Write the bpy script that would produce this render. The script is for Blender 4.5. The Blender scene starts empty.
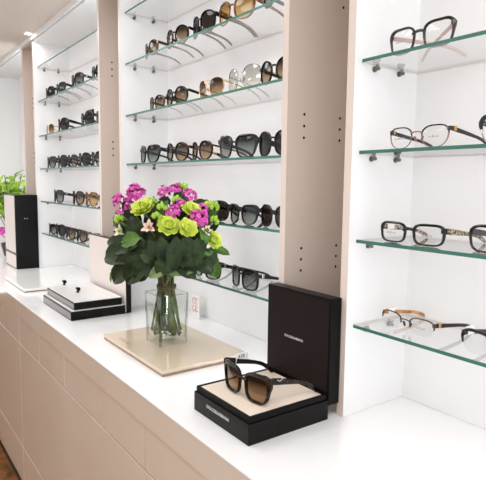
import bpy, bmesh, math, random
from mathutils import Vector, Matrix
random.seed(7)
C = bpy.context.scene.collection
PI = math.pi
OZ = -0.12                      # everything below is measured with the worktop at 0.90; the floor then lands on z = 0
ZC = 0.90
sc = bpy.context.scene
sc.view_settings.view_transform = 'Standard'
sc.view_settings.look = 'None'
sc.view_settings.gamma = 1
sc.view_settings.use_curve_mapping = False
sc.view_settings.exposure = 0.66
sc.cycles.transparent_max_bounces = 48
sc.cycles.max_bounces = 14
sc.cycles.diffuse_bounces = 6
sc.cycles.glossy_bounces = 6

# ------------------------------------------------------------------ camera
LED, ROOM, DOWN_FILL, AMB = 15, 3.2, 2.2, .95
F = 532.59
CAM = Vector((0.6791, -0.7281, 1.3429))
yaw, pitch, roll = 0.9476, 0.1064, 0.0121
FW = Vector((-math.sin(yaw)*math.cos(pitch), math.cos(yaw)*math.cos(pitch), -math.sin(pitch)))
R0 = Vector((math.cos(yaw), math.sin(yaw), 0)); U0 = R0.cross(FW)
RT = R0*math.cos(roll) + U0*math.sin(roll)
UP = -R0*math.sin(roll) + U0*math.cos(roll)
def at(px, py, depth):          # a place at a given distance into the room
    return CAM + (FW + RT*((px-243)/F) - UP*((py-240)/F))*depth
cd = bpy.data.cameras.new('camera'); cam = bpy.data.objects.new('camera', cd); C.objects.link(cam)
cd.sensor_fit = 'HORIZONTAL'; cd.sensor_width = 36; cd.lens = F/486*36; cd.clip_start = 0.02
m = Matrix((RT, UP, -FW)).transposed().to_4x4(); m.translation = CAM + Vector((0, 0, OZ)); cam.matrix_world = m
sc.camera = cam

# ------------------------------------------------------------------ materials
def srgb(r, g, b):
    f = lambda c: (c/255)/12.92 if c/255 <= .04045 else ((c/255+.055)/1.055)**2.4
    return (f(r), f(g), f(b), 1)
def mat(name, col, rough=.5, metal=0, spec=.5, coat=0, sub=0, emit=None, estr=0):
    m = bpy.data.materials.new(name); m.use_nodes = True
    b = m.node_tree.nodes['Principled BSDF']
    b.inputs['Base Color'].default_value = col; b.inputs['Roughness'].default_value = rough
    b.inputs['Metallic'].default_value = metal; b.inputs['Specular IOR Level'].default_value = spec
    b.inputs['Coat Weight'].default_value = coat; b.inputs['Coat Roughness'].default_value = .05
    if emit: b.inputs['Emission Color'].default_value = emit; b.inputs['Emission Strength'].default_value = estr
    return m
def noisy(name, cols, scale, rough=.4, detail=3, coat=0, stretch=(1, 1, 1), spec=.5, bump=0, trans=0):
    m = mat(name, cols[0][1], rough, coat=coat, spec=spec); nt = m.node_tree; N = nt.nodes; L = nt.links
    tc = N.new('ShaderNodeTexCoord'); mp = N.new('ShaderNodeMapping'); mp.inputs['Scale'].default_value = stretch
    nz = N.new('ShaderNodeTexNoise'); nz.inputs['Scale'].default_value = scale; nz.inputs['Detail'].default_value = detail
    rp = N.new('ShaderNodeValToRGB'); e = rp.color_ramp.elements
    while len(e) < len(cols): e.new(.5)
    for el, (p, c) in zip(e, cols): el.position = p; el.color = c
    L.new(tc.outputs['Object'], mp.inputs[0]); L.new(mp.outputs[0], nz.inputs['Vector'])
    L.new(nz.outputs['Fac'], rp.inputs[0]); L.new(rp.outputs[0], N['Principled BSDF'].inputs['Base Color'])
    if bump:
        bp = N.new('ShaderNodeBump'); bp.inputs['Strength'].default_value = bump; bp.inputs['Distance'].default_value = .002
        L.new(nz.outputs['Fac'], bp.inputs['Height']); L.new(bp.outputs[0], N['Principled BSDF'].inputs['Normal'])
    return m
def glass(name, tint, base=.05, blend=.35, rough=.0, grad=None, two=False):
    """clear or tinted sheet: tinted see-through plus a Fresnel reflection; grad = (bottom tint, top tint) for gradient lenses"""
    m = bpy.data.materials.new(name); m.use_nodes = True; nt = m.node_tree; N = nt.nodes; L = nt.links; N.clear()
    out = N.new('ShaderNodeOutputMaterial'); mx = N.new('ShaderNodeMixShader'); tr = N.new('ShaderNodeBsdfTransparent')
    gl = N.new('ShaderNodeBsdfGlossy'); gl.inputs['Roughness'].default_value = rough
    tr.inputs['Color'].default_value = tint
    fr = N.new('ShaderNodeFresnel'); fr.inputs['IOR'].default_value = 1.45
    ma = N.new('ShaderNodeMath'); ma.operation = 'MULTIPLY_ADD'; ma.inputs[1].default_value = blend; ma.inputs[2].default_value = base
    ma.use_clamp = True
    geo = N.new('ShaderNodeNewGeometry'); inv = N.new('ShaderNodeMath'); inv.operation = 'SUBTRACT'; inv.inputs[0].default_value = 1
    mul = N.new('ShaderNodeMath'); mul.operation = 'MULTIPLY'; L.new(geo.outputs['Backfacing'], inv.inputs[1])   # only the entry face of a pane reflects
    L.new(ma.outputs[0], mul.inputs[0]); L.new(inv.outputs[0], mul.inputs[1]) if two else mul.inputs.__getitem__(1).__setattr__('default_value', 1)
    L.new(fr.outputs[0], ma.inputs[0]); L.new(mul.outputs[0], mx.inputs[0]); L.new(tr.outputs[0], mx.inputs[1]); L.new(gl.outputs[0], mx.inputs[2])
    L.new(mx.outputs[0], out.inputs[0])
    if grad:
        tc = N.new('ShaderNodeTexCoord'); sp = N.new('ShaderNodeSeparateXYZ'); rp = N.new('ShaderNodeValToRGB'); e = rp.color_ramp.elements
        e[0].position = .05; e[0].color = grad[0]; e[1].position = .8; e[1].color = grad[1]
        L.new(tc.outputs['Generated'], sp.inputs[0]); L.new(sp.outputs['Z'], rp.inputs[0]); L.new(rp.outputs[0], tr.inputs['Color'])
    return m

white = mat('white_laminate', srgb(240, 240, 240), .35)
backw = mat('white_back_panel', srgb(238, 237, 236), .45)
edge = mat('beige_edge_band', srgb(222, 206, 194), .35)
taupe = mat('taupe_outer_panel', srgb(218, 202, 190), .28)
hole = mat('drilled_hole', srgb(25, 22, 20), .9)
counter_m = mat('white_solid_worktop', srgb(246, 246, 246), .2, coat=.2)
ceil_m = noisy('beige_ceiling_board', [(.35, srgb(226, 213, 200)), (.65, srgb(229, 217, 206))], 2, .5)
drawer_m = noisy('glossy_beige_lacquer', [(.3, srgb(222, 206, 187)), (.7, srgb(227, 213, 197))], 3, .14, coat=1)
drawer_m.node_tree.nodes['Principled BSDF'].inputs['Coat IOR'].default_value = 1.9
gap_m = mat('pale_carcass_board', srgb(225, 208, 190), .5)
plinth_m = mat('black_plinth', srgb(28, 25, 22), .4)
carpet_m = noisy('red_brown_carpet', [(.3, srgb(84, 58, 30)), (.5, srgb(112, 80, 44)), (.62, srgb(142, 80, 60)), (.8, srgb(104, 84, 48))], 28, .95, 4, spec=.1)
steel = mat('brushed_steel', srgb(128, 126, 122), .3, 1)
shelfglass = glass('clear_shelf_glass', srgb(255, 255, 255), .01, 1.5, two=True)
groundglass = mat('pale_ground_glass_edge', srgb(214, 208, 198), .5)
edgeglass = noisy('green_glass_edge', [(.3, srgb(38, 92, 76)), (.7, srgb(58, 120, 100))], 14, .35, spec=.4, stretch=(1, 4, 4))
led_m = mat('led_diffuser', (1, 1, 1, 1), .5, emit=(.84, .94, 1, 1), estr=LED)
lamp_m = mat('downlight_lens', (1, 1, 1, 1), .5, emit=(1, .93, .82, 1), estr=14)

black_ac = mat('black_acetate', srgb(13, 12, 11), .22, spec=.4)
dark_tort = noisy('dark_tortoise_acetate', [(.35, srgb(15, 12, 10)), (.55, srgb(30, 21, 15)), (.72, srgb(66, 45, 26))], 60, .2, spec=.28)
tort = noisy('honey_tortoise_acetate', [(.3, srgb(40, 24, 14)), (.5, srgb(110, 66, 28)), (.7, srgb(176, 122, 58))], 70, .16, coat=.3)
brown_ac = mat('brown_acetate', srgb(66, 48, 38), .18, coat=.3)
brown_black = mat('brown_black_acetate', srgb(34, 24, 22), .2, coat=.2)
blush = mat('blush_acetate', srgb(206, 180, 168), .25)
gold = mat('gold_metal', srgb(212, 172, 104), .22, 1)
silver = mat('silver_metal', srgb(190, 188, 186), .2, 1)
rosemetal = mat('mauve_rose_metal', srgb(150, 110, 104), .3, .7)
gunmetal = mat('bronze_gunmetal', srgb(84, 66, 58), .3, .8)
amber = noisy('amber_marbled_acetate', [(.35, srgb(150, 100, 44)), (.6, srgb(214, 160, 84))], 80, .2, coat=.2)
check_ac = noisy('speckled_cream_acetate', [(.42, srgb(52, 40, 32)), (.5, srgb(214, 196, 166)), (.6, srgb(90, 72, 52))], 220, .25, 1)
paper = mat('white_paper', srgb(240, 240, 240), .6)
ink = mat('dark_ink', srgb(60, 56, 74), .6)
greyink = mat('grey_print', srgb(176, 172, 168), .6)
L_clear = glass('clear_demo_lens', srgb(250, 250, 250), .02, .5)
L_brown = glass('brown_gradient_lens', srgb(150, 120, 100), .02, .45, grad=(srgb(196, 164, 128), srgb(60, 46, 38)))
L_honey = glass('honey_lens', srgb(200, 170, 110), .02, .45, grad=(srgb(232, 200, 130), srgb(170, 128, 72)))
L_grey = glass('grey_gradient_lens', srgb(90, 92, 92), .02, .45, grad=(srgb(168, 176, 168), srgb(44, 48, 46)))
L_dark = glass('dark_lens', srgb(52, 44, 38), .015, .4)
L_green = glass('pale_mirror_lens', srgb(190, 196, 180), .12, .5, grad=(srgb(232, 226, 212), srgb(194, 200, 190)))
L_dg = glass('amber_brown_gradient_lens', srgb(90, 60, 40), .04, .5, grad=(srgb(196, 162, 124), srgb(38, 28, 23)))

box_black = mat('gloss_black_card', srgb(19, 18, 17), .25, spec=.14)
box_rim = mat('black_box_rim', srgb(13, 12, 11), .35, spec=.12)
lid_brown = mat('dark_brown_lid_lining', srgb(28, 18, 17), .55, spec=.12)
tray_m = mat('cream_velvet_tray', srgb(232, 218, 202), .8, spec=.2)
white_gloss = mat('white_gloss_panel', srgb(238, 237, 235), .12)
mirror_dark = mat('smoked_mirror_side', srgb(120, 114, 108), .06, .85)
lid_white = mat('warm_white_lid_lining', srgb(222, 211, 204), .55, spec=.2)
letter_m = mat('silver_lettering', srgb(205, 203, 200), .35)
board_top = mat('cream_gloss_board', srgb(212, 194, 170), .12, coat=.4)
board_base = mat('brown_board_edge', srgb(150, 122, 102), .45)
orange_ink = mat('orange_print', srgb(214, 112, 84), .6)

leaf_d = noisy('dark_green_leaf', [(.3, srgb(22, 33, 12)), (.7, srgb(44, 62, 24))], 30, .5, spec=.25)
leaf_m = noisy('mid_green_leaf', [(.3, srgb(50, 80, 26)), (.7, srgb(86, 122, 44))], 30, .5, spec=.3)
leaf_p = noisy('pale_green_leaf', [(.3, srgb(96, 116, 66)), (.7, srgb(140, 156, 98))], 30, .5)
leaf_l = noisy('lime_leaf', [(.3, srgb(128, 176, 44)), (.7, srgb(186, 218, 84))], 20, .45)
stem_m = noisy('green_stem', [(.3, srgb(54, 74, 34)), (.7, srgb(112, 136, 62))], 60, .5)
stem_b = noisy('brown_stem', [(.3, srgb(58, 54, 34)), (.7, srgb(104, 92, 62))], 60, .6)
lime_p = noisy('lime_yellow_petal', [(.3, srgb(192, 208, 58)), (.7, srgb(220, 230, 112))], 40, .6)
mag_p = noisy('magenta_petal', [(.3, srgb(196, 52, 150)), (.7, srgb(232, 116, 200))], 90, .6)
pink_p = noisy('pale_pink_petal', [(.3, srgb(226, 176, 160)), (.7, srgb(244, 226, 206))], 60, .6)
cream_p = noisy('cream_green_petal', [(.3, srgb(206, 210, 150)), (.7, srgb(240, 236, 210))], 60, .6)
twine_m = noisy('dark_twine', [(.3, srgb(70, 62, 42)), (.7, srgb(120, 106, 76))], 200, .9)
vase_m = glass('clear_vase_glass', srgb(252, 253, 252), .03, 1.0, two=True)
water_m = glass('clear_water', srgb(252, 254, 251), .01, .3, two=True)
vase_edge = glass('vase_glass_edge', srgb(196, 204, 196), .08, 1.0, two=True)
bead_m = noisy('glossy_glass_pebble', [(.38, srgb(44, 42, 34)), (.5, srgb(112, 106, 90)), (.6, srgb(226, 224, 216))], 55, .05, coat=1)
pot_m = mat('dark_pot', srgb(46, 40, 40), .4)

# ------------------------------------------------------------------ helpers
def bx(bm, x0, x1, y0, y1, z0, z1, mi=0, bev=0):
    vs = [bm.verts.new((x, y, z)) for x in (x0, x1) for y in (y0, y1) for z in (z0, z1)]
    fs = []
    for q in ((0, 1, 3, 2), (4, 6, 7, 5), (0, 4, 5, 1), (2, 3, 7, 6), (0, 2, 6, 4), (1, 5, 7, 3)):
        f = bm.faces.new([vs[i] for i in q]); f.material_index = mi; fs.append(f)
    if bev:
        es = list({e for f in fs for e in f.edges})
        bmesh.ops.bevel(bm, geom=es, offset=bev, segments=2, profile=.5, affect='EDGES')
def cyl(bm, p0, p1, r0, r1=None, n=12, mi=0, cap=True):
    p0 = Vector(p0); p1 = Vector(p1); r1 = r0 if r1 is None else r1
    d = (p1-p0).normalized(); a = d.orthogonal().normalized(); b = d.cross(a)
    A = []; B = []
    for i in range(n):
        t = 2*PI*i/n; o = a*math.cos(t)+b*math.sin(t)
        A.append(bm.verts.new(p0+o*r0)); B.append(bm.verts.new(p1+o*r1))
    for i in range(n):
        bm.faces.new((A[i], A[(i+1) % n], B[(i+1) % n], B[i])).material_index = mi
    if cap:
        bm.faces.new(A[::-1]).material_index = mi; bm.faces.new(B).material_index = mi
def tube(bm, pts, rad, n=7, mi=0):
    pts = [Vector(p) for p in pts]; rings = []; a = None
    for i, p in enumerate(pts):
        d = (pts[min(i+1, len(pts)-1)]-pts[max(i-1, 0)]).normalized()
        a = d.orthogonal().normalized() if a is None else (a-d*a.dot(d)).normalized()
        b = d.cross(a); r = rad[i] if isinstance(rad, (list, tuple)) else rad
        rings.append([bm.verts.new(p+a*r*math.cos(2*PI*k/n)+b*r*math.sin(2*PI*k/n)) for k in range(n)])
    for A, B in zip(rings, rings[1:]):
        for k in range(n): bm.faces.new((A[k], A[(k+1) % n], B[(k+1) % n], B[k])).material_index = mi
    bm.faces.new(rings[0][::-1]).material_index = mi; bm.faces.new(rings[-1]).material_index = mi
def sweep(bm, pts, ws, hs, side=Vector((1, 0, 0)), mi=0):
    """rounded-rectangle section along a path; side is the width axis"""
    rings = []; pts = [Vector(p) for p in pts]
    for i, p in enumerate(pts):
        d = (pts[min(i+1, len(pts)-1)]-pts[max(i-1, 0)]).normalized(); s = (side-d*side.dot(d)).normalized(); u = s.cross(d)
        w = ws[i]/2; h = hs[i]/2; c = min(w, h)*.45; ring = []
        for x, z in ((w, h-c), (w-c, h), (-w+c, h), (-w, h-c), (-w, -h+c), (-w+c, -h), (w-c, -h), (w, -h+c)):
            ring.append(bm.verts.new(p+s*x+u*z))
        rings.append(ring)
    for A, B in zip(rings, rings[1:]):
        for k in range(8): bm.faces.new((A[k], A[(k+1) % 8], B[(k+1) % 8], B[k])).material_index = mi
    bm.faces.new(rings[0][::-1]).material_index = mi; bm.faces.new(rings[-1]).material_index = mi
def bez(a, b, c, n=10):
    a, b, c = Vector(a), Vector(b), Vector(c)
    return [a*(1-t)**2+b*2*t*(1-t)+c*t*t for t in [i/n for i in range(n+1)]]
def obj(name, bm, mats, parent=None, loc=None, smooth=False):
    bmesh.ops.recalc_face_normals(bm, faces=bm.faces)
    me = bpy.data.meshes.new(name); bm.to_mesh(me); bm.free()
    for mm in (mats if isinstance(mats, (list, tuple)) else [mats]): me.materials.append(mm)
    if smooth:
        for p in me.polygons: p.use_smooth = True
        if smooth == 'auto': me.set_sharp_from_angle(angle=math.radians(40))
    o = bpy.data.objects.new(name, me); C.objects.link(o)
    if parent: o.parent = parent
    elif loc is None: o.location = (0, 0, OZ)
    if loc is not None: o.location = Vector(loc)+(Vector((0, 0, 0)) if parent else Vector((0, 0, OZ)))
    return o
def tag(o, label, cat, group=None):
    o['label'] = label; o['category'] = cat
    if group: o['group'] = group
    return o
def thing(name, label, cat, loc=(0, 0, 0), rz=0, group=None):
    o = bpy.data.objects.new(name, None); C.objects.link(o); o.empty_display_size = .02
    o.location = Vector(loc)+Vector((0, 0, OZ)); o.rotation_euler = (0, 0, rz)
    return tag(o, label, cat, group)
def struct(name, bm, m): o = obj(name, bm, m); o['kind'] = 'structure'; return o
def dup(root, loc, rz=0, label=None, group=None, scale=1):
    r = root.copy(); C.objects.link(r); r.location = Vector(loc)+Vector((0, 0, OZ)); r.rotation_euler = (0, 0, rz); r.scale = (scale,)*3
    if label: r['label'] = label
    if group: r['group'] = group
    for ch in list(root.children):
        c = ch.copy(); C.objects.link(c); c.parent = r
        for g in ch.children:
            d = g.copy(); C.objects.link(d); d.parent = c
    return r
def lettering(name, txt, size, m, parent, loc, rot, spacing=1.0, depth=.0003):
    cu = bpy.data.curves.new(name, 'FONT'); cu.body = txt; cu.size = size; cu.align_x = 'CENTER'; cu.align_y = 'CENTER'
    cu.extrude = depth; cu.space_character = spacing
    t = bpy.data.objects.new(name, cu); C.objects.link(t)
    me = bpy.data.meshes.new_from_object(t.evaluated_get(bpy.context.evaluated_depsgraph_get()))
    bpy.data.objects.remove(t)
    me.materials.clear(); me.materials.append(m)
    o = bpy.data.objects.new(name, me); C.objects.link(o); o.parent = parent; o.location = loc; o.rotation_euler = rot
    return o

# ------------------------------------------------------------------ setting
DEP = .1787
bm = bmesh.new(); bx(bm, -5.5, 2.2, -4.2, .4, .08, .12); struct('floor', bm, carpet_m)
bm = bmesh.new(); bx(bm, -5.5, 2.2, -4.2, .4, 2.045, 2.10); struct('ceiling', bm, ceil_m)
bm = bmesh.new(); bx(bm, -5.5, 2.2, .30, .40, .12, 2.045); struct('wall_back', bm, backw)
bm = bmesh.new(); bx(bm, -5.5, 2.2, -.012, .0, 2.026, 2.0449); struct('trim_1', bm, white)

# ------------------------------------------------------------------ display cabinets
ZS = {-1: 1.8998, 0: 1.7336, 1: 1.564, 2: 1.4014, 3: 1.238, 4: 1.0761}
YS = .0185
TOP = 2.024
def disc(bm, x, y, z, r, sx, mi, n=10):
    vs = [bm.verts.new((x, y+r*math.cos(2*PI*i/n), z+r*math.sin(2*PI*i/n))) for i in range(n)]
    bm.faces.new(vs if sx > 0 else vs[::-1]).material_index = mi
def cabinet(x0, x1, pl, label, shelves, pins):
    """x0..x1 clear width, pl = thickness of the side panels"""
    t = thing('display_cabinet', label, 'cabinet', (x0, 0, ZC), 0, 'white wall display cabinets')
    H = TOP-ZC; w = x1-x0
    bm = bmesh.new(); bx(bm, -pl, 0, .0006, .29, .0006, H, 0); bx(bm, -pl, 0, 0, .0006, .0006, H, 1); obj('side_panel', bm, [white, edge], t)
    bm = bmesh.new(); bx(bm, w, w+.017, .0006, .29, .0006, H, 0); bx(bm, w, w+.017, 0, .0006, .0006, H, 1)
    bx(bm, w+.017, w+.0174, 0, .29, .0006, H, 2)
    for zc in (1.752, 1.465, 1.179):
        for dz in (-.0245, 0, .0245):
            for y in (.047, .154): disc(bm, w+.0178, y, zc+dz-ZC, .0032, 1, 3)
    obj('side_panel', bm, [white, edge, taupe, hole], t)
    bm = bmesh.new(); bx(bm, 0, w, DEP, .29, .0006, H); obj('back_panel', bm, backw, t)
    bm = bmesh.new(); bx(bm, 0, w, .003, DEP, H-.004, H+.02); obj('top_panel', bm, white, t)
    bm = bmesh.new(); bx(bm, w-.0045, w-.0005, .006, .016, .004, H-.012); obj('led_strip', bm, led_m, t)
    for k in pins:
        for y in (.052, .122):
            for s in (0, 1):
                bm = bmesh.new(); xx = 0 if s == 0 else w; sg = 1 if s == 0 else -1; z = ZS[k]-ZC-.0105
                cyl(bm, (xx, y, z), (xx+sg*.003, y, z), .0052, n=14); cyl(bm, (xx+sg*.003, y, z), (xx+sg*.012, y, z), .0034, n=12)
                cyl(bm, (xx+sg*.0075, y, z), (xx+sg*.0075, y, z+.0074), .0030, n=10)
                obj('shelf_peg', bm, steel, t, smooth='auto')
    return t
PER = 1.075
CABS = [(-3.2, -2.348, .017, 'empty white alcove of the wall cabinets behind the tall black box and leafy plant', []),
        (-2.1254, -1.253, .0166, 'white cabinet of dark sunglasses behind the black and white open box', [-1, 0, 1, 2, 3, 4]),
        (-1.05, -.1995, .0117, 'white cabinet of sunglasses on glass shelves behind the flower bouquet', [-1, 0, 1, 2, 3, 4]),
        (0, .85, .017, 'nearest white cabinet holding clear eyeglasses on four glass shelves', [1, 2, 3, 4])]
for x0, x1, pl, lab, ks in CABS: cabinet(x0, x1, pl, lab, ks, ks)
# slots between the cabinets: closed by a taupe header and a board at the back
for i, (a, b) in enumerate(((-2.331, -2.142), (-1.236, -1.0617), (-.1825, -.017))):
    bm = bmesh.new(); bx(bm, a, b, .0, .29, TOP, 2.0259); bx(bm, a, b, .285, .2999, ZC+.001, TOP)
    o = struct('trim_%d' % (i+2), bm, taupe)
ORD = {-1: 'top', 0: 'second', 1: 'third', 2: 'fourth', 3: 'fifth', 4: 'lowest'}
def shelf_phrase(cab, k):
    if cab == 'near': w = {1: 'top', 2: 'second', 3: 'third', 4: 'lowest'}[k]
    else: w = ORD[k]
    return w
CABN = {'far': 'cabinet behind the white open box', 'mid': 'cabinet behind the flowers', 'near': 'nearest cabinet'}
for cab, (x0, x1, pl, lab, ks) in zip(('far', 'mid', 'near'), CABS[1:]):
    for k in ks:
        bm = bmesh.new(); a, b = .0012, x1-x0-.0012; y0, y1 = YS, DEP-.001; th = .0060
        vs = [bm.verts.new((x, y, z)) for x in (a, b) for y in (y0, y1) for z in (-th, 0)]
        for q, mi in (((0, 1, 3, 2), 2), ((4, 6, 7, 5), 2), ((0, 4, 5, 1), 1), ((2, 3, 7, 6), 2), ((0, 2, 6, 4), 0), ((1, 5, 7, 3), 0)):
            bm.faces.new([vs[i] for i in q]).material_index = mi
        o = obj('glass_shelf', bm, [shelfglass, edgeglass, groundglass], None, (x0, 0, ZS[k]+.003))
        tag(o, 'clear glass shelf with green edge, %s shelf of the %s' % (shelf_phrase(cab, k), CABN[cab]), 'shelf', 'glass display shelves')

# ------------------------------------------------------------------ worktop and drawers below
bm = bmesh.new(); bx(bm, -3.6, 1.2, -.2698, .2995, ZC-.0045, ZC, bev=.0008)
tag(obj('worktop', bm, counter_m), 'long glossy white worktop running under the display cabinets', 'worktop')
GR = 'beige drawer cabinets under the worktop'
for i, x0 in enumerate((-3.62, -2.52, -1.42, -.32)):
    w = 1.10
    t = thing('base_cabinet', ['beige glossy drawer cabinet at the far end of the counter under the tall black box',
              'beige glossy drawer cabinet under the flat white board', 'beige glossy drawer cabinet under the flowers and the black and white box',
              'beige glossy drawer cabinet under the black sunglasses box'][i], 'cabinet', (x0, 0, .12), 0, GR)
    bm = bmesh.new(); bx(bm, .0005, w-.0005, -.243, .29, .037, .7753, 0); bx(bm, .0006, w-.0006, -.2612, -.2429, .6067, .6084, 1); bx(bm, .0006, w-.0006, -.2434, -.2429, .7135, .7175, 1); obj('carcass', bm, [gap_m, plinth_m], t)  # black strips stand in for the shade in the drawer joints
    bm = bmesh.new(); bx(bm, .0005, w-.0005, -.2585, .2, .0, .0355); obj('plinth', bm, plinth_m, t)
    bm = bmesh.new(); bx(bm, .0005, w-.0005, -.2688, -.243, .7165, .7753); obj('apron', bm, drawer_m, t)
    for k in range(4):
        bm = bmesh.new(); bx(bm, k*.275+.0011, (k+1)*.275-.0011, -.262, -.2432,   .6085, .7148, bev=.0008); obj('drawer', bm, drawer_m, t)
    for z0, z1 in ((.191, .6065), (.036, .189)):
        bm = bmesh.new(); bx(bm, .0011, w-.0011, -.262, -.2432, z0+.0005, z1-.0005, bev=.0008); obj('drawer', bm, drawer_m, t)

# ------------------------------------------------------------------ ceiling downlight and added fill lights
def downlight(x, y, label, power):
    t = thing('ceiling_downlight', label, 'lamp', (x, y, 2.045), 0, 'round recessed ceiling downlights')
    bm = bmesh.new(); n = 24
    for r0, r1, z0, z1 in ((.013, .018, -.004, -.002), (.018, .018, -.002, -.0002)):
        A = [bm.verts.new((r0*math.cos(2*PI*i/n), r0*math.sin(2*PI*i/n), z0)) for i in range(n)]
        B = [bm.verts.new((r1*math.cos(2*PI*i/n), r1*math.sin(2*PI*i/n), z1)) for i in range(n)]
        for i in range(n): bm.faces.new((A[i], A[(i+1) % n], B[(i+1) % n], B[i]))
    obj('trim_ring', bm, white, t)
    bm = bmesh.new(); cyl(bm, (0, 0, -.0035), (0, 0, -.0005), .013, n=20); obj('diffuser', bm, lamp_m, t)
    ld = bpy.data.lights.new('disk_area_light', 'AREA'); ld.shape = 'DISK'; ld.size = .024; ld.energy = power; ld.color = (1, .95, .88)
    lo = bpy.data.objects.new('disk_area_light', ld); C.objects.link(lo); lo.location = (x, y, 2.045-.012+OZ)
downlight(-2.075, -.033, 'small lit round downlight in the beige ceiling above the far cabinets', .15)
for x in (-1.75, -.79, .61, 2.0):  # unseen wide discs, added to brighten the cabinets and grade the slots
    ld = bpy.data.lights.new('disk_area_light', 'AREA'); ld.shape = 'DISK'; ld.size = .40; ld.energy = DOWN_FILL; ld.color = (.95, .98, 1)
    lo = bpy.data.objects.new('disk_area_light', ld); C.objects.link(lo); lo.location = (x, -.40, 2.045-.012+OZ)
for x, y in ((-3.2, -1.0), (-1.9, -1.0), (-.6, -1.0), (.7, -1.0), (-3.2, -2.4), (-1.9, -2.4), (-.6, -2.4), (.7, -2.4)):  # unseen square lights, added under the ceiling as soft room fill
    ld = bpy.data.lights.new('room_fill_light', 'AREA'); ld.shape = 'SQUARE'; ld.size = .5; ld.energy = ROOM; ld.color = (.97, .98, 1)
    lo = bpy.data.objects.new('room_fill_light', ld); C.objects.link(lo); lo.location = (x, y, 2.04+OZ)
w = bpy.data.worlds.new('shop_ambient'); sc.world = w; w.use_nodes = True
w.node_tree.nodes['Background'].inputs[0].default_value = (.95, .97, 1, 1); w.node_tree.nodes['Background'].inputs[1].default_value = AMB

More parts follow.
